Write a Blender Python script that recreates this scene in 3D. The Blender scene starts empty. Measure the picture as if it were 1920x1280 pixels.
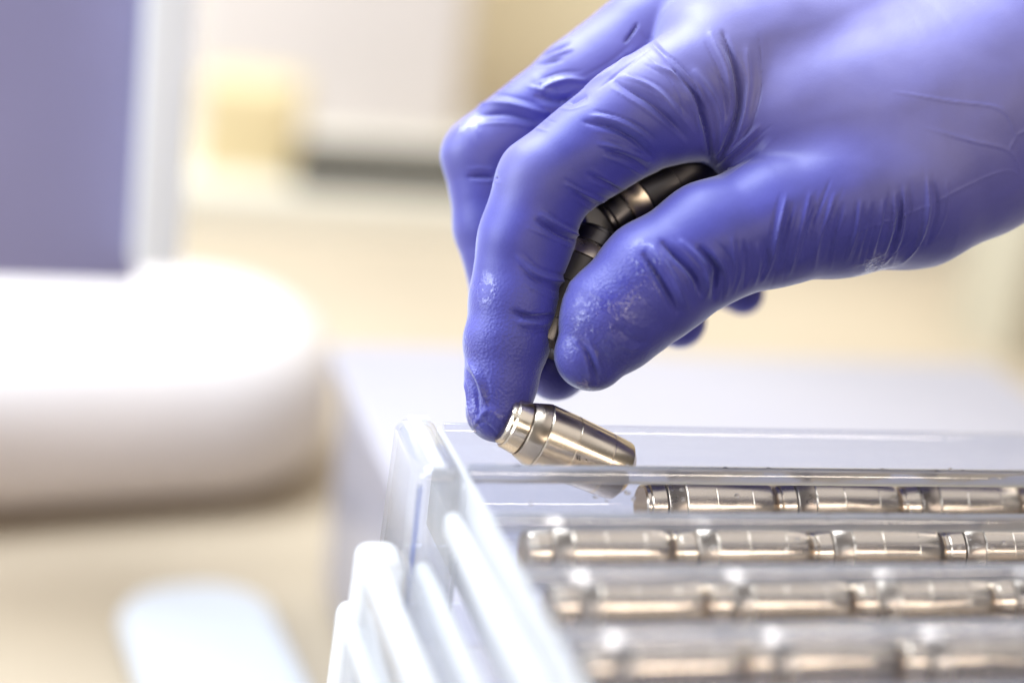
import bpy, bmesh, math, random
import numpy as np
from mathutils import Matrix, Vector

random.seed(4)
rng = np.random.default_rng(4)
scene = bpy.context.scene
COL = scene.collection

# ------------------------------------------------------------------ camera
# World axes: X along the tray channels, Y away from the viewer across them, Z up; metres.
# The origin is the axis of the rearmost channel, at the left end of the first fitting lying in it.
ROT = np.array([[0.96225945, -0.24565363, 0.11709419],
                [0.02915749, -0.33473682, -0.94186045],
                [0.27056718, 0.90972829, -0.31494102]])      # world -> (right, down, forward)
CAM = np.array([-116.49, -292.883, 133.477])                 # mm
FPX = 3370.0


def at(px, py, Z):
    """A sight line of the photograph met at Z mm in front of the lens, in world mm."""
    c = np.array([(px - 960) / FPX * Z, (py - 640) / FPX * Z, Z])
    return ROT.T @ c + CAM


def on_z(px, py, z):
    """The same sight line met with the level z (mm)."""
    d = ROT.T @ np.array([(px - 960) / FPX, (py - 640) / FPX, 1.0])
    return CAM + d * ((z - CAM[2]) / d[2])


FOCUS = 337.0
cd = bpy.data.cameras.new('camera')
cam = bpy.data.objects.new('camera', cd)
COL.objects.link(cam)
R = ROT
cam.matrix_world = Matrix(((R[0, 0], -R[1, 0], -R[2, 0], CAM[0] / 1000),
                           (R[0, 1], -R[1, 1], -R[2, 1], CAM[1] / 1000),
                           (R[0, 2], -R[1, 2], -R[2, 2], CAM[2] / 1000),
                           (0, 0, 0, 1)))
cd.sensor_width = 36
cd.lens = FPX / 1920 * 36
cd.clip_start = 0.01
cd.clip_end = 50
cd.dof.use_dof = True
cd.dof.focus_distance = FOCUS / 1000
cd.dof.aperture_fstop = cd.lens / 16.5
scene.camera = cam

# ------------------------------------------------------------------ light
world = bpy.data.worlds.new('World')
scene.world = world
world.use_nodes = True
bg = world.node_tree.nodes['Background']
bg.inputs[0].default_value = (1.0, 0.95, 0.9, 1)
bg.inputs[1].default_value = 0.125


def area(name, loc, target, size, power, color, sy=None):
    l = bpy.data.lights.new(name, 'AREA')
    l.shape = 'RECTANGLE'
    l.size = size
    l.size_y = sy or size
    l.energy = power
    l.color = color
    o = bpy.data.objects.new(name, l)
    COL.objects.link(o)
    o.location = loc
    o.rotation_euler = (Vector(target) - Vector(loc)).to_track_quat('-Z', 'Y').to_euler()
    return o


area('ceiling_panel_light', (-0.30, 0.45, 0.76), (0.0, 0.0, 0.03), 0.55, 22, (0.80, 0.90, 1.0), 0.5)
area('added_top_fill', (0.30, -0.15, 0.85), (0.07, 0, 0.04), 1.0, 2.8, (0.97, 0.97, 1.0), 0.9)  # unseen fill added to brighten the upper side of the glove
area('window_light', (-0.85, 0.15, 0.30), (0, 0, 0.02), 0.4, 8.5, (0.84, 0.92, 1.0), 0.5)
area('room_light', (0.05, -1.05, 0.50), (0, 0, 0.02), 1.3, 7.0, (1.0, 0.88, 0.74), 0.10)
area('added_rear_fill', (0.75, 0.45, 0.9), (0.15, 1.0, 0.10), 0.8, 4.6, (1.0, 0.97, 0.92))  # unseen fill added to brighten the wall and cabinet

vs = scene.view_settings
vs.view_transform = 'Standard'
vs.look = 'None'
vs.exposure = 0.0
vs.gamma = 1.0
scene.render.engine = 'CYCLES'
cy = scene.cycles
cy.use_denoising = True
cy.max_bounces = 12
cy.transparent_max_bounces = 40
cy.transmission_bounces = 12
cy.glossy_bounces = 6
cy.caustics_reflective = False
cy.caustics_refractive = False
cy.sample_clamp_indirect = 6


# ------------------------------------------------------------------ helpers
def mat(name, color, rough=0.5, metal=0.0, **kw):
    m = bpy.data.materials.new(name)
    m.use_nodes = True
    b = m.node_tree.nodes['Principled BSDF']
    b.inputs['Base Color'].default_value = (*color, 1)
    b.inputs['Roughness'].default_value = rough
    b.inputs['Metallic'].default_value = metal
    for k, v in kw.items():
        b.inputs[k.replace('_', ' ')].default_value = v
    return m


def nodes(m):
    nt = m.node_tree
    return nt, nt.nodes, nt.links, nt.nodes['Principled BSDF']


def grain(m, scale, amount, rough_amount=0.0, bump=0.0, bump_scale=None, detail=4.0):
    """Uneven colour and relief for a plain painted or moulded surface."""
    nt, N, L, b = nodes(m)
    tc = N.new('ShaderNodeTexCoord')
    n = N.new('ShaderNodeTexNoise')
    n.inputs['Scale'].default_value = scale
    n.inputs['Detail'].default_value = detail
    L.new(tc.outputs['Object'], n.inputs['Vector'])
    c = b.inputs['Base Color'].default_value[:3]
    r = N.new('ShaderNodeValToRGB')
    r.color_ramp.elements[0].position = 0.3
    r.color_ramp.elements[1].position = 0.7
    r.color_ramp.elements[0].color = (*[max(0, x * (1 - amount)) for x in c], 1)
    r.color_ramp.elements[1].color = (*[min(1, x * (1 + amount)) for x in c], 1)
    L.new(n.outputs['Fac'], r.inputs['Fac'])
    L.new(r.outputs['Color'], b.inputs['Base Color'])
    if bump:
        n2 = N.new('ShaderNodeTexNoise')
        n2.inputs['Scale'].default_value = bump_scale or scale * 6
        L.new(tc.outputs['Object'], n2.inputs['Vector'])
        bp = N.new('ShaderNodeBump')
        bp.inputs['Strength'].default_value = bump
        bp.inputs['Distance'].default_value = 0.0005
        L.new(n2.outputs['Fac'], bp.inputs['Height'])
        L.new(bp.outputs['Normal'], b.inputs['Normal'])
    return m


def tag(o, label=None, cat=None, group=None, kind=None):
    if label:
        o['label'] = label
    if cat:
        o['category'] = cat
    if group:
        o['group'] = group
    if kind:
        o['kind'] = kind
    return o


def obj(name, me, material=None, parent=None, smooth=True):
    if isinstance(me, bmesh.types.BMesh):
        bm = me
        me = bpy.data.meshes.new(name)
        bmesh.ops.recalc_face_normals(bm, faces=bm.faces)
        bm.to_mesh(me)
        bm.free()
    o = bpy.data.objects.new(name, me)
    COL.objects.link(o)
    if material:
        me.materials.append(material)
    if smooth:
        me.polygons.foreach_set('use_smooth', [True] * len(me.polygons))
        me.set_sharp_from_angle(angle=math.radians(34))
    if parent:
        o.parent = parent
    return o


def empty(name, loc=(0, 0, 0), rot=None):
    o = bpy.data.objects.new(name, None)
    o.empty_display_size = 0.01
    o.location = loc
    if rot:
        o.rotation_euler = rot
    COL.objects.link(o)
    return o


def mm(v):
    return Vector((v[0] / 1000, v[1] / 1000, v[2] / 1000))


def box_bm(lo, hi, bevel=0.0, seg=3):
    """Box between two corners in mm, its edges rounded."""
    bm = bmesh.new()
    bmesh.ops.create_cube(bm, size=1)
    for v in bm.verts:
        v.co = Vector([((lo[i] + hi[i]) / 2 + v.co[i] * (hi[i] - lo[i])) / 1000 for i in range(3)])
    if bevel:
        bmesh.ops.bevel(bm, geom=bm.edges[:], offset=bevel / 1000, segments=seg, profile=0.5, affect='EDGES')
    return bm


def lathe_bm(profile, seg=48):
    """Turned solid about local X; profile is (x, radius) in mm from end to end."""
    bm = bmesh.new()
    rings = []
    for x, r in profile:
        if r < 1e-6:
            rings.append([bm.verts.new((x / 1000, 0, 0))])
        else:
            rings.append([bm.verts.new((x / 1000, r / 1000 * math.cos(2 * math.pi * k / seg),
                                        r / 1000 * math.sin(2 * math.pi * k / seg))) for k in range(seg)])
    for a, b in zip(rings, rings[1:]):
        for k in range(seg):
            k2 = (k + 1) % seg
            if len(a) == 1 and len(b) == 1:
                continue
            if len(a) == 1:
                bm.faces.new((a[0], b[k], b[k2]))
            elif len(b) == 1:
                bm.faces.new((a[k], a[k2], b[0]))
            else:
                bm.faces.new((a[k], a[k2], b[k2], b[k]))
    return bm


def sweep_bm(profile, x0, x1, closed=True):
    """A closed (y, z) outline in mm drawn out along X, ends capped."""
    bm = bmesh.new()
    A = [bm.verts.new((x0 / 1000, y / 1000, z / 1000)) for y, z in profile]
    B = [bm.verts.new((x1 / 1000, y / 1000, z / 1000)) for y, z in profile]
    n = len(profile)
    for k in range(n):
        bm.faces.new((A[k], A[(k + 1) % n], B[(k + 1) % n], B[k]))
    return bm, A, B


# ------------------------------------------------------------------ materials
def steel_mat(name, base, rough):
    m = mat(name, base, rough, 1.0)
    nt, N, L, b = nodes(m)
    tc = N.new('ShaderNodeTexCoord')
    mp = N.new('ShaderNodeMapping')
    mp.inputs['Scale'].default_value = (6500, 60, 60)          # fine turning lines round the axis
    L.new(tc.outputs['Object'], mp.inputs['Vector'])
    n = N.new('ShaderNodeTexNoise')
    n.inputs['Scale'].default_value = 1.0
    n.inputs['Detail'].default_value = 3
    L.new(mp.outputs['Vector'], n.inputs['Vector'])
    bp = N.new('ShaderNodeBump')
    bp.inputs['Strength'].default_value = 0.28
    bp.inputs['Distance'].default_value = 0.00002
    L.new(n.outputs['Fac'], bp.inputs['Height'])
    L.new(bp.outputs['Normal'], b.inputs['Normal'])
    n2 = N.new('ShaderNodeTexNoise')
    n2.inputs['Scale'].default_value = 300
    n2.inputs['Detail'].default_value = 5
    L.new(tc.outputs['Object'], n2.inputs['Vector'])
    mr = N.new('ShaderNodeMapRange')
    mr.inputs['To Min'].default_value = rough - 0.04
    mr.inputs['To Max'].default_value = rough + 0.05
    L.new(n2.outputs['Fac'], mr.inputs['Value'])
    L.new(mr.outputs['Result'], b.inputs['Roughness'])
    b.inputs['Anisotropic'].default_value = 0.5
    return m


M_STEEL = steel_mat('turned_steel', (0.73, 0.625, 0.50), 0.23)
M_SHADED_STEEL = steel_mat('shaded_steel', (0.11, 0.10, 0.098), 0.34)  # the same steel with the shade inside the hand put into its colour
M_BRASSY = steel_mat('warm_steel', (0.58, 0.48, 0.38), 0.28)
M_GROOVE = mat('groove_dark', (0.12, 0.10, 0.085), 0.4, 0.9)


def clear_mat(name, tint, rough, ior=1.5, haze=0.0):
    """Thin clear plastic: light passes straight through, the surface mirrors at glancing angles."""
    m = bpy.data.materials.new(name)
    m.use_nodes = True
    nt = m.node_tree
    N, L = nt.nodes, nt.links
    N.remove(N['Principled BSDF'])
    out = N['Material Output']
    tr = N.new('ShaderNodeBsdfTransparent')
    tr.inputs[0].default_value = (*tint, 1)
    gl = N.new('ShaderNodeBsdfGlossy')
    gl.inputs['Roughness'].default_value = rough
    fr = N.new('ShaderNodeFresnel')
    ge = N.new('ShaderNodeNewGeometry')                  # the inner skin is met from inside the plastic
    io = N.new('ShaderNodeMix')
    io.inputs['A'].default_value = ior
    io.inputs['B'].default_value = 1 / ior
    L.new(ge.outputs['Backfacing'], io.inputs['Factor'])
    L.new(io.outputs['Result'], fr.inputs['IOR'])
    tc = N.new('ShaderNodeTexCoord')
    n = N.new('ShaderNodeTexNoise')
    n.inputs['Scale'].default_value = 220
    n.inputs['Detail'].default_value = 3
    L.new(tc.outputs['Object'], n.inputs['Vector'])
    bp = N.new('ShaderNodeBump')
    bp.inputs['Strength'].default_value = 0.15
    bp.inputs['Distance'].default_value = 0.0004
    L.new(n.outputs['Fac'], bp.inputs['Height'])
    L.new(bp.outputs['Normal'], gl.inputs['Normal'])
    mx = N.new('ShaderNodeMixShader')
    L.new(fr.outputs[0], mx.inputs[0])
    L.new(tr.outputs[0], mx.inputs[1])
    L.new(gl.outputs[0], mx.inputs[2])
    last = mx
    if haze:
        df = N.new('ShaderNodeBsdfTranslucent')
        df.inputs[0].default_value = (0.97, 0.97, 0.98, 1)
        d2 = N.new('ShaderNodeBsdfDiffuse')
        d2.inputs[0].default_value = (0.97, 0.97, 0.98, 1)
        md = N.new('ShaderNodeMixShader')
        L.new(df.outputs[0], md.inputs[1])
        L.new(d2.outputs[0], md.inputs[2])
        mh = N.new('ShaderNodeMixShader')
        mh.inputs[0].default_value = haze
        L.new(mx.outputs[0], mh.inputs[1])
        L.new(md.outputs[0], mh.inputs[2])
        last = mh
    L.new(last.outputs[0], out.inputs[0])
    return m


M_CLEAR = clear_mat('clear_plastic', (0.97, 0.975, 0.99), 0.05)
M_EDGE = clear_mat('clear_plastic_wall', (0.97, 0.98, 1.0), 0.08, 1.6, haze=0.09)
M_RAIL = clear_mat('clear_plastic_rail', (0.98, 0.985, 1.0), 0.08, 1.6, haze=0.48)  # haze put in for the white glare on rims and rails
M_RIDGE = mat('clear_plastic_ridge', (0.95, 0.95, 1.0), 0.09, IOR=1.42, Transmission_Weight=0.93)
grain(M_RIDGE, 40, 0.0, bump=0.3, bump_scale=300)


def milky(m, amount):
    """Mixes a pale haze into clear plastic, standing in for the reflections along it."""
    nt, N, L, b = nodes(m)
    tl = N.new('ShaderNodeBsdfTranslucent')
    tl.inputs[0].default_value = (0.93, 0.94, 1, 1)
    df = N.new('ShaderNodeBsdfDiffuse')
    df.inputs[0].default_value = (0.93, 0.94, 1, 1)
    m1 = N.new('ShaderNodeMixShader')
    L.new(tl.outputs[0], m1.inputs[1])
    L.new(df.outputs[0], m1.inputs[2])
    m2 = N.new('ShaderNodeMixShader')
    m2.inputs[0].default_value = amount
    L.new(b.outputs[0], m2.inputs[1])
    L.new(m1.outputs[0], m2.inputs[2])
    L.new(m2.outputs[0], N['Material Output'].inputs[0])


milky(M_RIDGE, 0.26)
M_BEAD = mat('edge_reflection_bead', (0.30, 0.40, 0.85), 0.03, IOR=1.5, Transmission_Weight=1.0)  # blue tint stands for a reflection along the lug edge

# ------------------------------------------------------------------ setting
Z_DECK = -47.0
M_DECK = grain(mat('deck_white', (0.34, 0.325, 0.375), 0.28), 6, 0.03)
pL = on_z(630, 668, Z_DECK)
pR = on_z(1800, 640, Z_DECK)
deck_x0, deck_x1, deck_y1 = pL[0], pR[0], pL[1] + 12
deck = empty('instrument_deck', mm((deck_x0, 0, Z_DECK)))
tag(deck, 'pale lavender grey deck under the stack of clear trays', 'deck')
o = obj('deck_top', box_bm((0, -260, -8), (deck_x1 - deck_x0, deck_y1, 0), 2), M_DECK, deck)
o = obj('deck_side', box_bm((4, -256, -80), (deck_x1 - deck_x0 - 4, deck_y1 - 4, -8.2), 3), M_DECK, deck)

Z_BENCH = Z_DECK - 82
M_BENCH = grain(mat('bench_tan', (0.44, 0.355, 0.255), 0.5), 5, 0.12)
tag(obj('bench_top', box_bm((-1200, -350, Z_BENCH - 30), (1500, 930, Z_BENCH), 2), M_BENCH), kind='structure')
M_WALL = grain(mat('wall_cream', (0.90, 0.80, 0.58), 0.7), 2.5, 0.05)
tag(obj('wall', box_bm((-1800, 932, -600), (2200, 970, 1300)), M_WALL), kind='structure')


def solid(name, px0, py0, px1, py1, Z, depth, material, bevel=4, label=None, cat=None, yaw=0.0, parent=None):
    """A box whose near face spans two sight lines at Z mm, depth mm deep."""
    a, b = at(px0, py0, Z), at(px1, py1, Z)
    c = (a + b) / 2
    w = abs((ROT @ (b - a))[0])
    h = abs((ROT @ (b - a))[1]) / 0.942
    bm = box_bm((-w / 2, 0, -h / 2), (w / 2, depth, h / 2), bevel, 4)
    o = obj(name, bm, material, parent)
    o.location = mm(c)
    o.rotation_euler = (0, 0, math.radians(yaw))
    if label:
        tag(o, label, cat)
    return o


M_WHITE = grain(mat('white_enamel', (0.63, 0.575, 0.555), 0.45), 8, 0.03)
M_TUB = grain(mat('dish_blue_white', (0.50, 0.515, 0.55), 0.45), 8, 0.03)
M_WHITE2 = grain(mat('white_cool', (0.88, 0.92, 0.97), 0.35), 8, 0.03)
M_BLUE = grain(mat('violet_panel', (0.27, 0.265, 0.48), 0.45), 10, 0.06)
M_YEL = grain(mat('yellow_card', (0.60, 0.48, 0.27), 0.6), 14, 0.08)
M_DARK = grain(mat('gap_shade_black', (0.020, 0.014, 0.008), 0.9, Specular_IOR_Level=0.15), 14, 0.1)  # near-black for the shade in the gap under the cabinet
M_OLIVE = grain(mat('olive_grey', (0.45, 0.40, 0.30), 0.6), 8, 0.08)
M_COUNTER = grain(mat('counter_cream', (0.62, 0.565, 0.46), 0.5), 6, 0.05)

# ------------------------------------------------------------------ background furniture
solid('counter', -620, 375, 2100, 900, 1000, 250, M_COUNTER, 6, 'cream counter running along the rear wall below the white cabinet', 'counter')
solid('wall_cabinet', 385, -700, 915, 296, 1060, 180, M_WHITE, 6, 'white cabinet with a dark gap under it', 'cabinet')
solid('gap_shade', 555, 308, 905, 384, 975, 40, M_DARK, 3, 'black slab put in as the shade of the gap under the white cabinet', 'painted shade')
solid('carton', 372, 165, 562, 372, 968, 45, M_YEL, 4, 'pale yellow carton in front of the white cabinet', 'box', yaw=-10)
solid('cabinet_post', 1875, 380, 2150, 900, 900, 60, M_OLIVE, 4, 'olive grey post at the right end of the cream counter', 'post')
bp_ = empty('panel_unit', mm(at(180, 250, 520)))
tag(bp_, 'violet blue upright panel with a pale grey edge strip', 'panel')
o = solid('panel_face', -500, -300, 272, 516, 520, 20, M_BLUE, 1)
o.parent = bp_; o.location -= bp_.location
o = solid('edge_strip', 273, -300, 362, 500, 522, 18, M_WHITE2, 1)
o.parent = bp_; o.location -= bp_.location
c_ = at(-380, 516, 530)
o = obj('support_leg', box_bm((-12, -6, Z_BENCH), (12, 6, c_[2] + 8), 2), M_WHITE2, bp_)
o.location = Vector((c_[0] / 1000, c_[1] / 1000, 0)) - bp_.location



def rounded_slab(name, w, d, h, r, material, bevel=6):
    """Slab w x d x h mm with round vertical corners and a soft top edge; origin at its front right corner, on its base."""
    bm = bmesh.new()
    pts = []
    for cx, cy, a0 in ((-r, d - r, 0), (-w + r, d - r, 90), (-w + r, r, 180), (-r, r, 270)):
        for k in range(9):
            a = math.radians(a0 + 90 * k / 8)
            pts.append((cx + r * math.cos(a), cy + r * math.sin(a)))
    f = bm.faces.new([bm.verts.new((x / 1000, y / 1000, 0)) for x, y in pts])
    e = bmesh.ops.extrude_face_region(bm, geom=[f])
    vs_ = [v for v in e['geom'] if isinstance(v, bmesh.types.BMVert)]
    bmesh.ops.translate(bm, verts=vs_, vec=(0, 0, h / 1000))
    top = [ed for ed in bm.edges if abs(ed.verts[0].co.z - ed.verts[1].co.z) < 1e-7]
    bmesh.ops.bevel(bm, geom=top, offset=bevel / 1000, segments=4, profile=0.5, affect='EDGES')
    return obj(name, bm, material)


o = rounded_slab('white_instrument', 416, 114, 56, 55, M_WHITE, 24)
for v in o.data.vertices:                               # the front slopes: the case is wider at its foot
    v.co.y -= 0.018 * max(0, 1 - v.co.z / 0.056) * max(0, 1 - v.co.y / 0.114)
o.location = mm((9.2, 291.3, Z_BENCH + 0.5))
o.rotation_euler = (0, 0, math.radians(9))
tag(o, 'white round cornered instrument case left of the clear trays', 'instrument')
o = rounded_slab('white_dish', 46, 112, 9, 20, M_TUB, 4)
o.location = mm((-27, 98, Z_BENCH + 0.3))
o.rotation_euler = (0, 0, math.radians(6))
tag(o, 'flat white dish on the tan bench beside the deck', 'dish')

# ------------------------------------------------------------------ clear trays
PITCH = 20.0
TOP = 12.0
X_WALL, X_END = -37.5, 132.0
N_CH = 6


def channel_profile():
    """Outline (y, z) of one trough: outer skin left to right, inner skin back."""
    t = 0.7
    mid = []
    for y, z in ((-9.96, TOP), (-9.2, TOP - 0.15), (-8.6, TOP - 1.0), (-7.6, 2.0)):
        mid.append((y, z))
    for k in range(0, 11):
        a = math.radians(195 + 150 * k / 10)
        mid.append((7.3 * math.cos(a), 7.2 * math.sin(a) + 0.3))
    for y, z in ((7.6, 2.0), (8.6, TOP - 1.0), (9.2, TOP - 0.15), (9.96, TOP)):
        mid.append((y, z))
    pts = [Vector((y, z, 0)) for y, z in mid]
    out, inn = [], []
    for k, p_ in enumerate(pts):
        a = pts[max(k - 1, 0)]
        b = pts[min(k + 1, len(pts) - 1)]
        d = (b - a).normalized()
        nrm = Vector((-d.y, d.x, 0))
        out.append(p_ - nrm * t / 2)
        inn.append(p_ + nrm * t / 2)
    return [(v.x, v.y) for v in out + inn[::-1]]


CH_PROF = channel_profile()


def channel_mesh():
    bm, A, B = sweep_bm(CH_PROF, X_WALL, X_END)
    n = len(CH_PROF)
    h = n // 2
    for S in (A, B):
        for k in range(h - 1):
            bm.faces.new((S[k], S[k + 1], S[n - 2 - k], S[n - 1 - k]))
    me = bpy.data.meshes.new('channel')
    bmesh.ops.recalc_face_normals(bm, faces=bm.faces)
    bm.to_mesh(me)
    bm.free()
    return me


def shell_bm(lo, hi, wall, bevel, taper=0.0):
    """Hollow cup turned upside down (open below): a thermoformed lug with round edges."""
    bm = box_bm(lo, hi, 0)
    zs = max(v.co.z for v in bm.verts)
    cx, cy_ = (lo[0] + hi[0]) / 2000, (lo[1] + hi[1]) / 2000
    for v in bm.verts:
        if v.co.z < zs - 1e-6:
            v.co.x += math.copysign(taper / 1000, v.co.x - cx)
            v.co.y += math.copysign(taper / 1000, v.co.y - cy_)
    bot = [f for f in bm.faces if f.calc_center_median().z < lo[2] / 1000 + 1e-6]
    bmesh.ops.delete(bm, geom=bot, context='FACES')
    es = [e for e in bm.edges if not e.is_boundary]
    bmesh.ops.bevel(bm, geom=es, offset=bevel / 1000, segments=4, profile=0.5, affect='EDGES')
    bmesh.ops.recalc_face_normals(bm, faces=bm.faces)
    bmesh.ops.solidify(bm, geom=bm.faces[:], thickness=wall / 1000)
    return bm


def tray(loc, label, full=True):
    t = empty('clear_tray', mm(loc))
    tag(t, label, 'tray', 'stacked clear trays')
    y_front = -(N_CH - 1) * PITCH - 12
    if full:
        me = channel_mesh()
        for k in range(N_CH):
            o = obj('channel', me if not me.materials else me, None if me.materials else M_CLEAR, t)
            o.location = (0, -k * PITCH / 1000, 0)
        for k in range(N_CH):
            y = -10 - k * PITCH
            o = obj('ridge', box_bm((X_WALL, y - 0.75, TOP - 3.0), (X_END, y + 0.75, TOP + 0.25), 0.5, 3), M_RIDGE, t)
    else:
        obj('floor', box_bm((X_WALL, y_front, -8), (X_END, 10, -7.2), 0), M_CLEAR, t)
    obj('end_wall', box_bm((X_WALL - 1.3, y_front, -9), (X_WALL - 0.1, 10.5, TOP - 0.6), 0.5, 2), M_RAIL if full else M_EDGE, t)
    lx0, lx1 = X_WALL - 9.4, X_WALL - 1.6
    if full:
        obj('corner_lug', shell_bm((lx0, -14.5, -20), (lx1, 11.5, TOP + 1.0), 0.8, 2.4, 0.8), M_EDGE, t)
        # folded, thickest edges of the lug; the blue bead paints in an edge reflection
        obj('lug_band', box_bm((lx0 + 2.2, -13.4, TOP + 1.03), (lx0 + 4.6, 10.6, TOP + 1.4), 0.18, 2), M_RAIL, t)
        obj('lug_band', box_bm((lx0 + 4.7, 8.6, TOP + 1.03), (lx1 - 1.4, 10.6, TOP + 1.4), 0.18, 2), M_RAIL, t)
        obj('lug_edge', box_bm((lx0 - 0.35, -14.9, -20), (lx0 + 0.25, -14.3, TOP - 1.6), 0.25, 2), M_BEAD, t)
        obj('lug_edge', box_bm((lx1 - 0.2, -14.6, -20), (lx1 + 0.5, -13.9, TOP - 1.6), 0.3, 2), M_RAIL, t)
        obj('rail', box_bm((X_WALL - 5.2, y_front, 1.5), (X_WALL - 2.0, -16.0, 6.5), 1.5, 4), M_RAIL, t)
        obj('rail', box_bm((X_WALL - 9.4, y_front, -9), (X_WALL - 6.4, -16.0, -3), 1.4, 4), M_RAIL, t)
    else:
        obj('corner_lug', shell_bm((lx0, 1.5, -20), (lx1, 11.5, TOP + 1.0), 0.8, 2.4, 0.8), M_RAIL, t)
        obj('rim', box_bm((lx0 - 0.2, y_front, TOP - 1.6), (lx0 + 4.4, 1.3, TOP + 0.9), 1.1, 4), M_RAIL, t)
        obj('skirt', box_bm((lx0 + 0.2, y_front, -12), (lx0 + 1.0, 1.3, TOP - 1.8), 0.3, 2), M_EDGE, t)
        obj('rail', box_bm((X_WALL - 4.0, y_front, 1.5), (X_WALL - 1.6, 0, 5.5), 1.1, 4), M_RAIL, t)
    obj('back_wall', box_bm((X_WALL - 0.1, 10.1, -9), (X_END, 11.2, TOP), 0.45, 2), M_CLEAR, t)
    return t


TRAY = tray((0, 0, 0), 'top clear plastic tray holding rows of steel fittings')
tray((-9.7, -21, -15), 'middle clear tray of the stack, its bright rim showing left', full=False)
tray((-11.6, -19, -27.5), 'lowest clear tray of the stack, resting on the deck', full=False)

# ------------------------------------------------------------------ steel fittings
LEN = 26.2
BODY = [(7.25, 0), (7.25, 6.2), (7.45, 6.4), (13.0, 6.4), (13.1, 6.26), (13.25, 6.26), (13.35, 6.38), (20.4, 6.1), (20.5, 5.98),
        (20.65, 5.98), (20.75, 6.08), (24.4, 5.85), (24.9, 5.7), (25.7, 4.6), (26.0, 4.3), (26.0, 0)]
CONE = [(4.1, 0), (4.1, 5.1), (4.25, 5.3), (7.1, 6.3), (7.2, 6.0), (7.2, 0)]
RING = [(3.8, 0), (3.8, 4.9), (4.05, 4.9), (4.05, 0)]
COLLAR = [(0.9, 0), (0.9, 4.6), (1.1, 4.85), (3.6, 5.15), (3.75, 5.05), (3.75, 0)]
NIB = [(0.0, 0), (0.0, 3.9), (0.3, 4.3), (0.85, 4.4), (0.85, 0)]
PARTS = [('body', BODY, M_STEEL), ('cone', CONE, M_BRASSY), ('groove_ring', RING, M_GROOVE), ('collar', COLLAR, M_STEEL), ('tip', NIB, M_STEEL)]
MESHES = {}


def fitting(loc, direction, label, roll=0.0, group=None, dark=False):
    """A turned fitting: its tip at loc (mm), lying along direction."""
    e = empty('steel_fitting')
    e.location = mm(loc)
    q = Vector(direction).normalized().to_track_quat('X', 'Z')
    e.rotation_euler = (q @ Matrix.Rotation(roll, 3, 'X').to_quaternion()).to_euler()
    tag(e, label, 'fitting', group)
    for n, prof, m in PARTS:
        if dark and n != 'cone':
            m = M_SHADED_STEEL
        key = (n, m.name)
        if key not in MESHES:
            o = obj(n, lathe_bm(prof, 64), m, e)
            MESHES[key] = o.data
        else:
            o = bpy.data.objects.new(n, MESHES[key])
            COL.objects.link(o)
            o.parent = e
    return e


ORD = ['first', 'second', 'third', 'fourth', 'fifth']
ROWS = [('rearmost channel', -0.3, 4), ('second channel from the back', -28.5, 5), ('third channel from the back', -29.5, 5),
        ('fourth channel from the back', -30.0, 4)]
for r, (nm, x0, n) in enumerate(ROWS):
    x = x0
    for k in range(n):
        fitting((x, -r * PITCH + random.uniform(-0.2, 0.2), random.uniform(-0.1, 0.1)), (1, random.uniform(-0.012, 0.012), 0),
                f'steel fitting lying in the {nm}, {ORD[k]} from the left', random.uniform(0, 6), 'steel fittings lying in the tray channels')
        x += LEN + random.uniform(0.1, 0.7)

a, b = at(945, 788, 334), at(1184, 892, 341)
HELD = fitting(a, b - a, 'tilted steel fitting under the fingertip, half out of the rearmost channel', 0.4)
bpy.context.view_layer.update()
bm = bmesh.new()                                     # the maker's mark: two strokes and a dot
inv = HELD.matrix_world.inverted()
eye = inv @ mm(CAM)
ang = math.atan2(eye.z, eye.y) + 0.12
for dx, da, ln in ((13.9, 0.0, 0.9), (14.4, 0.0, 0.9), (15.7, -0.03, 0.3)):
    c = Matrix.Rotation(ang + da, 4, 'X') @ Matrix.Translation((dx / 1000, 6.37 / 1000, 0)) @ Matrix.Rotation(0.5, 4, 'Y')
    bmesh.ops.create_cube(bm, size=1, matrix=c @ Matrix.Diagonal((0.00022, 0.00012, ln / 1000, 1)))
obj('stamped_mark', bm, M_GROOVE, HELD, smooth=False)
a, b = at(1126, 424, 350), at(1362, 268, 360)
DEEP = fitting(a, b - a, 'steel fitting with shade in its colour, held deep in the glove below the index knuckle', 0.2, dark=True)
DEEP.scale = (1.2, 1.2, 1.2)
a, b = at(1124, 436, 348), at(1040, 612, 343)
fitting(a, b - a, 'steel fitting with shade in its colour, pinched between the thumb and index finger', 0.9, dark=True)


# water left on the tray: small beads on the ridge tops and on the near walls
bm = bmesh.new()
for k in range(150):
    r = random.uniform(0.16, 0.5) * (1.25 if random.random() < 0.1 else 1)
    row = random.choice((0, 0, 1, 1, 2, 3))
    x = random.uniform(-30, 100)
    if random.random() < 0.45:
        y, z = -10 - 20 * row + random.uniform(-0.5, 0.5), TOP + 0.25
    else:
        z = random.uniform(3, TOP - 3.5)
        y = -10 - 20 * row - 1.0 - (TOP - 1.0 - z) * 0.11
    m_ = Matrix.Translation(mm((x, y, z))) @ Matrix.Diagonal((r / 1000, r * 0.8 / 1000, r * 0.8 / 1000, 1))
    bmesh.ops.create_icosphere(bm, subdivisions=2, radius=1, matrix=m_)
M_WATER = mat('water', (0.97, 0.98, 1.0), 0.02, IOR=1.33, Transmission_Weight=1.0)
tag(obj('droplets', bm, M_WATER), 'tiny water droplets scattered over the clear top tray', 'droplets', kind='stuff')

# ------------------------------------------------------------------ gloved hand
def C(px, py, dz):
    Z = FOCUS + dz
    return np.array([(px - 960) / FPX * Z, (py - 640) / FPX * Z, Z])


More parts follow.
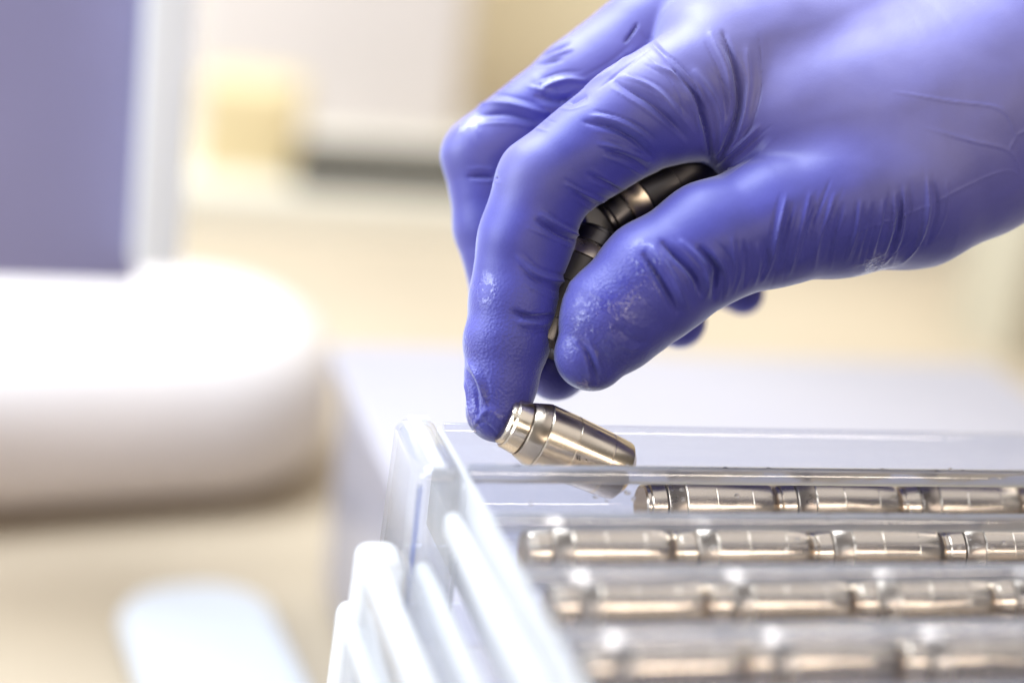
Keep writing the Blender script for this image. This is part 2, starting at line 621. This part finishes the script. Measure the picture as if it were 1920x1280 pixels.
def chain(pts, soft=False):
    """Tapered limb through (px, py, depth, radius) joints; soft=True bends it without corners."""
    if soft:
        p = np.array(pts, float)
        q = np.vstack([2 * p[0] - p[1], p, 2 * p[-1] - p[-2]])
        pts = []
        for i in range(1, len(q) - 2):
            for t in (0, 0.25, 0.5, 0.75):
                pts.append(tuple(0.5 * (2 * q[i] + (q[i + 1] - q[i - 1]) * t + (2 * q[i - 1] - 5 * q[i] + 4 * q[i + 1] - q[i + 2]) * t * t
                                        + (3 * q[i] - q[i - 1] - 3 * q[i + 1] + q[i + 2]) * t ** 3)))
        pts.append(tuple(p[-1]))
    return [(C(*a[:3]), C(*b[:3]), a[3], b[3]) for a, b in zip(pts, pts[1:])]


HAND = {
    'index': (chain([(1340, 140, 10, 12), (1190, 222, 7, 10.6), (1020, 345, 5, 9.2), (985, 450, 5, 8.9), (963, 570, 4, 8.4),
                     (950, 640, 3, 8.0), (939, 710, 2, 6.8), (933, 770, 1, 6.1)])
              + chain([(1262, 228, 7, 8.2), (1325, 215, 9, 8.8), (1400, 225, 11, 10)]), 1.5),
    'middle': (chain([(1270, 50, 27, 12.5), (1090, 168, 25, 10.2), (905, 292, 23, 8.1), (925, 420, 22, 7.9), (952, 560, 20, 7.2),
                      (985, 640, 18, 6.8), (1042, 688, 16, 6.6)]), 1.5),
    'ring': (chain([(1340, 70, 44, 12), (1170, 150, 43, 9.5), (1010, 300, 42, 8), (1090, 490, 42, 7), (1274, 604, 36, 5.4)]), 1.5),
    'little': (chain([(1440, 110, 60, 11), (1300, 190, 59, 8.5), (1160, 320, 58, 7), (1240, 470, 55, 6), (1392, 550, 50, 4.7)]), 1.5),
    'palm': (chain([(1340, 110, 14, 12), (1600, 118, 20, 13.5), (1900, 105, 24, 18), (2120, 40, 30, 25)], True)
             + chain([(1290, 40, 30, 13), (1600, 20, 38, 14.5), (1950, 20, 42, 21), (2120, 30, 36, 25)])
             + chain([(1360, 60, 46, 12), (1650, 0, 50, 15), (2000, 20, 46, 20)])
             + chain([(1450, 100, 62, 12), (1700, 60, 62, 14), (2000, 60, 50, 20)])
             + chain([(1400, 232, 12, 9), (1600, 232, 12, 13.2), (1810, 200, 15, 18.6), (2120, 50, 26, 25), (2500, -90, 26, 29)], True)
             + chain([(1500, 250, 30, 12), (1800, 220, 34, 20)])
             + chain([(1240, 300, 38, 9), (1420, 270, 36, 13), (1600, 260, 34, 16)]), 9.0),
    'thumb': (chain([(1930, 205, 14, 18), (1810, 275, 12, 18), (1700, 335, 10, 17.3), (1570, 378, 6, 14.2), (1450, 416, 3, 12), (1336, 454, 1, 11.3),
                     (1230, 524, 0, 11.2), (1154, 594, -1, 10.2), (1108, 664, -2, 6.9)])
              + chain([(1420, 330, 9, 6.5), (1600, 330, 9, 13)]), 2.0),
}


def seg_sdf(P, a, b, ra, rb):
    ab = b - a
    ap = P - a
    h = np.clip(ap @ ab / (ab @ ab), 0, 1).astype(np.float32)
    d = ap - h[:, None] * ab
    return np.sqrt((d * d).sum(1)) - (ra + (rb - ra) * h)


def smin(a, b, k):
    h = np.clip(0.5 + 0.5 * (b - a) / k, 0, 1)
    return b + (a - b) * h - k * h * (1 - h)


def field(P, reach=None):
    """Distance to the hand; groups whose distance at the block's middle (reach) is large are skipped."""
    d = None
    for nme, join in (('palm', 6), ('little', 2.5), ('ring', 2.5), ('middle', 2.2), ('index', 2.5), ('thumb', 3.5)):
        segs, k = HAND[nme]
        g = None
        for s in segs:
            if reach is not None:
                c, rad = reach
                if seg_sdf(c, s[0].astype(np.float32), s[1].astype(np.float32), s[2], s[3])[0] > rad * 2 + (18 if nme == 'palm' else 8):
                    continue
            e = seg_sdf(P, s[0].astype(np.float32), s[1].astype(np.float32), s[2], s[3])
            g = e if g is None else smin(g, e, k)
        if g is None:
            continue
        # fingers only melt into each other at the palm; further out they merely touch
        kk = join * np.clip((P[:, 0] - 22) / 14, 0.1, 1) if nme in ('index', 'thumb', 'middle') else join
        d = g if d is None else smin(d, g, kk)
    return d if d is not None else np.full(len(P), 50, np.float32)


def surface_nets(lo, hi, h):
    n = np.ceil((hi - lo) / h).astype(int) + 1
    # coarse pass keeps only blocks that can hold the surface
    D = np.full(n, 50, np.float32)
    B = 16
    for i in range(0, n[0], B):
        for j in range(0, n[1], B):
            cs = []
            for k in range(0, n[2], B):
                cs.append(lo + h * (np.array([i, j, k]) + B / 2))
            dc = field(np.array(cs, np.float32))
            for q, k in enumerate(range(0, n[2], B)):
                if abs(dc[q]) > h * B * 0.87 + 1.5:
                    D[i:i + B, j:j + B, k:k + B] = 50 if dc[q] > 0 else -50
                    continue
                I = [np.arange(s, min(s + B, n[ax])) for ax, s in enumerate((i, j, k))]
                G = np.stack(np.meshgrid(*I, indexing='ij'), -1).reshape(-1, 3)
                P = (lo + h * G).astype(np.float32)
                D[i:i + B, j:j + B, k:k + B] = field(P, (cs[q][None].astype(np.float32), h * B * 0.87)).reshape([len(x) for x in I])
    S = D < 0
    cell_in = np.zeros(n - 1, np.int8)
    for dx in (0, 1):
        for dy in (0, 1):
            for dz in (0, 1):
                cell_in += S[dx:n[0] - 1 + dx, dy:n[1] - 1 + dy, dz:n[2] - 1 + dz]
    act = (cell_in > 0) & (cell_in < 8)
    idx = np.full(n - 1, -1, np.int64)
    cells = np.argwhere(act)
    idx[act] = np.arange(len(cells))
    acc = np.zeros((len(cells), 3))
    cnt = np.zeros(len(cells))
    corners = [np.array(c) for c in ((0, 0, 0), (1, 0, 0), (0, 1, 0), (1, 1, 0), (0, 0, 1), (1, 0, 1), (0, 1, 1), (1, 1, 1))]
    edges = [(0, 1), (2, 3), (4, 5), (6, 7), (0, 2), (1, 3), (4, 6), (5, 7), (0, 4), (1, 5), (2, 6), (3, 7)]
    for e0, e1 in edges:
        A = cells + corners[e0]
        Bv = cells + corners[e1]
        da = D[A[:, 0], A[:, 1], A[:, 2]]
        db = D[Bv[:, 0], Bv[:, 1], Bv[:, 2]]
        m = (da < 0) != (db < 0)
        t = da[m] / (da[m] - db[m])
        acc[m] += A[m] + t[:, None] * (Bv[m] - A[m])
        cnt[m] += 1
    V = lo + h * (acc / cnt[:, None])
    quads = []
    for ax in range(3):
        u, w = [(1, 2), (2, 0), (0, 1)][ax]
        sl0 = [slice(None)] * 3
        sl1 = [slice(None)] * 3
        sl0[ax] = slice(0, n[ax] - 1)
        sl1[ax] = slice(1, n[ax])
        a, b = S[tuple(sl0)], S[tuple(sl1)]
        ch = np.argwhere(a != b)
        ch = ch[(ch[:, u] > 0) & (ch[:, w] > 0) & (ch[:, u] < n[u] - 1) & (ch[:, w] < n[w] - 1)]
        fl = a[ch[:, 0], ch[:, 1], ch[:, 2]]
        q = []
        for du, dw in ((1, 1), (0, 1), (0, 0), (1, 0)):
            c = ch.copy()
            c[:, u] -= du
            c[:, w] -= dw
            q.append(idx[c[:, 0], c[:, 1], c[:, 2]])
        q = np.stack(q, 1)
        q[~fl] = q[~fl][:, ::-1]
        quads.append(q)
    return V, np.concatenate(quads)


def vnormals(V, Q):
    fn = np.cross(V[Q[:, 2]] - V[Q[:, 0]], V[Q[:, 3]] - V[Q[:, 1]])
    N = np.zeros_like(V)
    for k in range(4):
        for ax in range(3):
            N[:, ax] += np.bincount(Q[:, k], fn[:, ax], len(V))
    return N / (np.linalg.norm(N, axis=1, keepdims=True) + 1e-12)


# folds of the glove: (points px,py ...), width px, height mm (negative = crease)
FOLDS = [
    # across the index finger
    ([(1095, 228), (1150, 240), (1190, 265), (1222, 295)], 8, -0.9), ([(1110, 218), (1160, 230), (1200, 252), (1226, 280)], 8, 0.55),
    ([(1135, 284), (1176, 296), (1215, 318)], 7, -0.7), ([(1120, 270), (1176, 284), (1219, 304)], 7, 0.45),
    ([(1100, 326), (1140, 346), (1174, 366)], 7, -0.6), ([(1060, 345), (1099, 364), (1150, 388)], 6, 0.45), ([(1070, 362), (1110, 382), (1150, 400)], 7, -0.4),
    ([(1010, 400), (1053, 427), (1095, 446)], 7, 0.6), ([(1005, 412), (1053, 440), (1098, 458)], 8, -0.8),
    ([(968, 480), (996, 509), (1032, 524), (1070, 528)], 6, 0.5), ([(975, 500), (1000, 522), (1040, 538), (1068, 540)], 9, -0.3),
    ([(962, 584), (996, 594), (1034, 592)], 7, -1.2), ([(970, 602), (1000, 607), (1030, 604)], 9, 0.5),
    ([(877, 677), (898, 713), (913, 763)], 7, 0.7), ([(872, 700), (890, 735), (898, 790)], 9, -0.6), ([(886, 800), (915, 770), (950, 800)], 10, 0.3),
    # base of the index finger and the web
    ([(1150, 150), (1217, 190), (1270, 240), (1290, 262)], 11, -0.9), ([(1170, 140), (1230, 172), (1290, 236)], 11, 0.7),
    ([(1227, 121), (1277, 148), (1304, 195), (1309, 250)], 9, 0.7), ([(1262, 130), (1300, 175), (1322, 235), (1332, 300)], 8, -1.6),
    ([(1300, 130), (1340, 190), (1350, 260), (1340, 300)], 14, 0.9), ([(1355, 60), (1380, 134), (1382, 210), (1350, 295)], 8, -1.5),
    ([(1330, 60), (1362, 130), (1368, 210)], 10, 0.6), ([(1400, 90), (1402, 180), (1385, 250), (1345, 305)], 12, 0.7),
    ([(1425, 235), (1390, 268), (1340, 312)], 7, 0.8), ([(1440, 250), (1400, 290), (1345, 330)], 12, -0.4),
    ([(1200, 60), (1250, 110), (1290, 170)], 10, -0.4), ([(1171, 80), (1195, 45)], 3.5, -1.2), ([(1195, 90), (1150, 130), (1095, 165)], 10, 0.5),
    # middle finger
    ([(876, 331), (905, 330), (934, 334)], 6, -0.9), ([(890, 214), (950, 212), (1020, 232)], 8, -0.9), ([(880, 200), (950, 196), (1030, 214)], 8, 0.6),
    ([(1010, 106), (1069, 80)], 5, -0.7), ([(1004, 122), (1055, 112)], 5, -0.5), ([(1020, 112), (1075, 92)], 5, 0.4), ([(1015, 165), (1060, 150), (1100, 152)], 8, 0.7),
    ([(1000, 180), (1060, 190), (1100, 180)], 12, -0.8),
    # thumb
    ([(1205, 474), (1243, 533), (1271, 590)], 9, -1.5), ([(1222, 462), (1262, 520), (1290, 580)], 9, 0.7), ([(1240, 452), (1300, 515), (1314, 556)], 9, -1.5),
    ([(1275, 450), (1320, 500), (1328, 560)], 8, 0.8), ([(1310, 462), (1342, 504), (1340, 562)], 9, -1.4), ([(1335, 470), (1362, 510), (1362, 556)], 8, 0.5),
    ([(1120, 722), (1105, 670), (1085, 640)], 8, -0.7), ([(1125, 700), (1118, 665), (1100, 630)], 6, 0.3), ([(1150, 610), (1190, 640), (1215, 640)], 16, -0.4),
    # fan of folds down the ball of the thumb
    ([(1372, 445), (1378, 500), (1370, 545)], 6, 0.4), ([(1394, 450), (1400, 500), (1394, 540)], 6, -0.4), ([(1420, 455), (1422, 500), (1414, 535)], 6, 0.4),
    ([(1474, 372), (1462, 420), (1446, 490), (1430, 528)], 6, 0.55), ([(1487, 380), (1474, 430), (1460, 500)], 7, -0.4),
    ([(1520, 362), (1508, 410), (1490, 475), (1480, 515)], 6, 0.5), ([(1532, 380), (1518, 430), (1506, 490)], 7, -0.35),
    ([(1566, 362), (1552, 405), (1534, 450), (1526, 505)], 7, 0.45), ([(1580, 380), (1566, 430), (1552, 490)], 7, -0.3),
    ([(1615, 375), (1606, 430), (1588, 490)], 6, 0.4), ([(1640, 380), (1630, 430), (1612, 495)], 6, -0.35), ([(1656, 375), (1650, 425), (1632, 490)], 6, 0.4),
    ([(1678, 360), (1674, 415), (1655, 480)], 6, 0.55), ([(1690, 365), (1685, 420), (1665, 488)], 6, -0.45), ([(1696, 352), (1694, 410), (1676, 470), (1650, 500)], 6, 0.55),
    ([(1738, 335), (1741, 394), (1722, 455), (1690, 495)], 6, 0.7), ([(1752, 345), (1756, 400), (1738, 460)], 8, -0.5),
    # faint lines over the wrist
    ([(1735, 240), (1820, 264), (1892, 284), (1918, 332)], 4, 0.17), ([(1674, 172), (1780, 190), (1875, 205), (1905, 254), (1912, 302)], 4, 0.17),
    ([(1905, 254), (1925, 245)], 4, 0.17), ([(1892, 284), (1906, 256)], 4, 0.15), ([(1560, 452), (1720, 394), (1876, 322), (1930, 345)], 4, 0.12),
]


def smooth_path(pts, n=10):
    p = np.array(pts, float)
    if len(p) < 3:
        t = np.linspace(0, 1, n)[:, None]
        return p[0] * (1 - t) + p[-1] * t
    q = np.vstack([2 * p[0] - p[1], p, 2 * p[-1] - p[-2]])
    out = []
    for i in range(1, len(q) - 2):
        for t in np.linspace(0, 1, n, endpoint=(i == len(q) - 3)):
            out.append(0.5 * ((2 * q[i]) + (-q[i - 1] + q[i + 1]) * t + (2 * q[i - 1] - 5 * q[i] + 4 * q[i + 1] - q[i + 2]) * t * t
                              + (-q[i - 1] + 3 * q[i] - 3 * q[i + 1] + q[i + 2]) * t ** 3))
    return np.array(out)


def fold_height(UV, pts, w, amp):
    path = smooth_path(pts)
    lo, hi = path.min(0) - 4 * w, path.max(0) + 4 * w
    m = np.where(((UV > lo) & (UV < hi)).all(1))[0]
    if not len(m):
        return m, None
    X = UV[m]
    best = np.full(len(m), 1e9)
    bt = np.zeros(len(m))
    seglen = np.linalg.norm(np.diff(path, axis=0), axis=1)
    s0 = np.concatenate([[0], np.cumsum(seglen)])
    for k in range(len(path) - 1):
        ab = path[k + 1] - path[k]
        t = np.clip(((X - path[k]) @ ab) / (ab @ ab + 1e-9), 0, 1)
        d = np.linalg.norm(X - path[k] - t[:, None] * ab, axis=1)
        c = d < best
        best[c] = d[c]
        bt[c] = (s0[k] + t[c] * seglen[k]) / s0[-1]
    taper = np.clip(np.minimum(bt, 1 - bt) / 0.3, 0, 1) ** 0.7 * 0.9 + 0.1
    return m, amp * taper * 1.25 * (0.5 * np.exp(-(best / (0.62 * w)) ** 2) + 0.5 * np.exp(-best / (0.33 * w)))


def build_hand():
    h = 0.3
    allp = np.array([p for segs, _ in HAND.values() for s in segs for p in (s[0] - max(s[2:]), s[0] + max(s[2:]), s[1] - max(s[2:]), s[1] + max(s[2:]))])
    lo, hi = allp.min(0) - 2, allp.max(0) + 2
    V, Q = surface_nets(lo, hi, h)
    # even out the grid's stair steps
    for it in range(4):
        A = np.zeros_like(V)
        c = np.zeros(len(V))
        for k in range(4):
            for j in (1, 3):
                for ax in range(3):
                    A[:, ax] += np.bincount(Q[:, k], V[Q[:, (k + j) % 4], ax], len(V))
                c += np.bincount(Q[:, k], minlength=len(V))
        V = V + (0.5 if it % 2 == 0 else -0.52) * (A / c[:, None] - V)
    N = vnormals(V, Q)
    UV = np.stack([960 + FPX * V[:, 0] / V[:, 2], 640 + FPX * V[:, 1] / V[:, 2]], 1)
    # which points face outward on the near side
    gx = np.clip((UV[:, 0] - 700) // 5, 0, 399).astype(int)
    gy = np.clip((UV[:, 1] + 300) // 5, 0, 299).astype(int)
    near = np.full((400, 300), 1e9)
    np.minimum.at(near, (gx, gy), V[:, 2])
    for _ in range(2):
        n2 = near.copy()
        for dx, dy in ((1, 0), (-1, 0), (0, 1), (0, -1)):
            n2 = np.minimum(n2, np.roll(near, (dx, dy), (0, 1)) + 0.0)
        near_s = n2
    vis = (V[:, 2] < near[gx, gy] + 3.0).astype(float)
    dirs = V / np.linalg.norm(V, axis=1, keepdims=True)
    facing = -(N * dirs).sum(1)
    vis *= np.clip((facing + 0.05) / 0.3, 0, 1)
    H = np.zeros(len(V))
    folds = list(FOLDS)
    for pts, w, amp in FOLDS:                       # finer companions beside each traced fold
        p = np.array(pts, float)
        if w < 5.5:
            continue
        t = p[-1] - p[0]
        nrm = np.array([-t[1], t[0]]) / (np.linalg.norm(t) + 1e-6)
        for sgn in (-1, 1):
            q = p + nrm * sgn * w * rng.uniform(1.1, 2.3) + rng.normal(0, 2.2, p.shape)
            q = q + t * rng.uniform(-0.15, 0.15)
            folds.append((q, rng.uniform(2.8, 4.5), -0.28 * np.sign(amp) * rng.uniform(0.3, 1.1)))
    for pts, w, amp in folds:
        m, hh = fold_height(UV, pts, w, amp)
        if hh is not None:
            H[m] += hh * vis[m]
    # loose skin: slow unevenness everywhere
    for f, a in ((0.11, 0.22), (0.23, 0.06)):
        ph = rng.uniform(0, 6.28, 9)
        H += a * (np.sin(V[:, 0] * f * 2 + ph[0] + np.sin(V[:, 1] * f * 1.7 + ph[1]) * 1.3) * np.sin(V[:, 1] * f * 2.2 + ph[2] + np.sin(V[:, 2] * f * 1.5 + ph[3]))
                  * np.sin(V[:, 2] * f * 1.9 + ph[4] + V[:, 0] * f))
    V = V + N * H[:, None]
    W = (V @ ROT + CAM) / 1000
    me = bpy.data.meshes.new('gloved_hand')
    me.vertices.add(len(W))
    me.vertices.foreach_set('co', W.astype(np.float32).ravel())
    me.loops.add(len(Q) * 4)
    me.loops.foreach_set('vertex_index', Q.astype(np.int32).ravel())
    me.polygons.add(len(Q))
    me.polygons.foreach_set('loop_start', np.arange(0, len(Q) * 4, 4, dtype=np.int32))
    me.polygons.foreach_set('use_smooth', np.ones(len(Q), bool))
    me.update(calc_edges=True)
    me.validate()

    def attr(name, val):
        at_ = me.attributes.new(name, 'FLOAT', 'POINT')
        at_.data.foreach_set('value', val.astype(np.float32))

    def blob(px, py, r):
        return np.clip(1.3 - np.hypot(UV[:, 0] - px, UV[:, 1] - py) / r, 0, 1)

    tipw = np.clip(sum(blob(*b) for b in ((940, 640, 120), (925, 740, 100), (1130, 640, 120), (1180, 540, 90))), 0, 1)
    wet = np.clip(sum(blob(*b) for b in ((1030, 172, 36), (875, 240, 34), (900, 780, 50), (1120, 620, 70), (1170, 560, 40), (1215, 500, 45),
                                          (1640, 495, 40), (1095, 725, 30), (905, 540, 30))), 0, 1)
    # light on the knuckles and the back of the hand, painted in as paler colour
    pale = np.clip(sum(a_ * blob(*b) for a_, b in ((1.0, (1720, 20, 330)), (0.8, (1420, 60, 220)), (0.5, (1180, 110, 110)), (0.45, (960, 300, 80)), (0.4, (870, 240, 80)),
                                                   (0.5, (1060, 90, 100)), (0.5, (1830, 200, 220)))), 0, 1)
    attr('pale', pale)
    attr('tip', tipw)
    attr('wet', wet)
    return me


def glove_mat():
    m = mat('nitrile_glove', (0.155, 0.125, 0.56), 0.42)
    nt, N, L, b = nodes(m)
    tc = N.new('ShaderNodeTexCoord')
    tip = N.new('ShaderNodeAttribute'); tip.attribute_name = 'tip'
    wet = N.new('ShaderNodeAttribute'); wet.attribute_name = 'wet'

    def noise(scale, detail=3, rough=0.5):
        n = N.new('ShaderNodeTexNoise')
        n.inputs['Scale'].default_value = scale
        n.inputs['Detail'].default_value = detail
        n.inputs['Roughness'].default_value = rough
        L.new(tc.outputs['Object'], n.inputs['Vector'])
        return n.outputs['Fac']

    def math_(op, a, b_=None, c=None):
        n = N.new('ShaderNodeMath')
        n.operation = op
        for i, v in enumerate((a, b_, c)):
            if v is None:
                continue
            if isinstance(v, (int, float)):
                n.inputs[i].default_value = v
            else:
                L.new(v, n.inputs[i])
        return n.outputs[0]

    mot = math_('MULTIPLY_ADD', noise(3000, 2), 0.35, math_('MULTIPLY', noise(90, 6, 0.6), 0.68))
    r = N.new('ShaderNodeValToRGB')
    r.color_ramp.elements[0].position = 0.3
    r.color_ramp.elements[1].position = 0.72
    r.color_ramp.elements[0].color = (0.045, 0.045, 0.285, 1)
    r.color_ramp.elements[1].color = (0.066, 0.062, 0.365, 1)
    L.new(mot, r.inputs['Fac'])
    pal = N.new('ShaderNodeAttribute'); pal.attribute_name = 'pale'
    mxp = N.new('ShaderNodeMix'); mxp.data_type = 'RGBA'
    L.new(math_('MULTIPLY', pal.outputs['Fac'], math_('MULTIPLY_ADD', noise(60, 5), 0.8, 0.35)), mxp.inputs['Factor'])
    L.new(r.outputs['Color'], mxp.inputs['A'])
    mxp.inputs['B'].default_value = (0.20, 0.185, 0.44, 1)  # paler tint standing for light on the glove
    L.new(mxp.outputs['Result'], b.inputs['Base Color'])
    # wet film: smoother where water lies
    wn = math_('MULTIPLY', wet.outputs['Fac'], math_('GREATER_THAN', noise(420, 4, 0.6), 0.47))
    L.new(math_('SUBTRACT', 0.5, math_('MULTIPLY', wn, 0.27)), b.inputs['Roughness'])
    L.new(math_('MULTIPLY', wn, 0.55), b.inputs['Coat Weight'])
    b.inputs['Coat Roughness'].default_value = 0.06
    b.inputs['Sheen Weight'].default_value = 0.6
    b.inputs['Sheen Roughness'].default_value = 0.4
    b.inputs['Sheen Tint'].default_value = (0.8, 0.85, 1, 1)
    # relief: orange-peel grip on the fingertips, powdery grain elsewhere
    vor = N.new('ShaderNodeTexVoronoi')
    vor.inputs['Scale'].default_value = 1900
    L.new(tc.outputs['Object'], vor.inputs['Vector'])
    h1 = math_('MULTIPLY', vor.outputs['Distance'], math_('MULTIPLY_ADD', tip.outputs['Fac'], 1.5, 0.08))
    h2 = math_('MULTIPLY', noise(3200, 3), 0.25)
    h3 = math_('MULTIPLY', noise(500, 4), 0.5)
    bp = N.new('ShaderNodeBump')
    bp.inputs['Strength'].default_value = 0.5
    bp.inputs['Distance'].default_value = 0.00012
    L.new(math_('ADD', math_('ADD', h1, h2), h3), bp.inputs['Height'])
    L.new(bp.outputs['Normal'], b.inputs['Normal'])
    # beads of water standing on the wet patches
    v2 = N.new('ShaderNodeTexVoronoi')
    v2.inputs['Scale'].default_value = 1150
    L.new(tc.outputs['Object'], v2.inputs['Vector'])
    bead = math_('MULTIPLY', math_('SUBTRACT', 0.55, v2.outputs['Distance']), wet.outputs['Fac'])
    b2 = N.new('ShaderNodeBump')
    b2.inputs['Strength'].default_value = 0.9
    b2.inputs['Distance'].default_value = 0.00035
    L.new(bead, b2.inputs['Height'])
    L.new(bp.outputs['Normal'], b2.inputs['Normal'])
    L.new(b2.outputs['Normal'], b.inputs['Coat Normal'])
    return m


hand = bpy.data.objects.new('gloved_hand', build_hand())
COL.objects.link(hand)
hand.data.materials.append(glove_mat())
# colour only: the finest mottling of the rubber
tag(hand, 'hand in a wet violet nitrile glove reaching down to the clear tray', 'gloved hand')
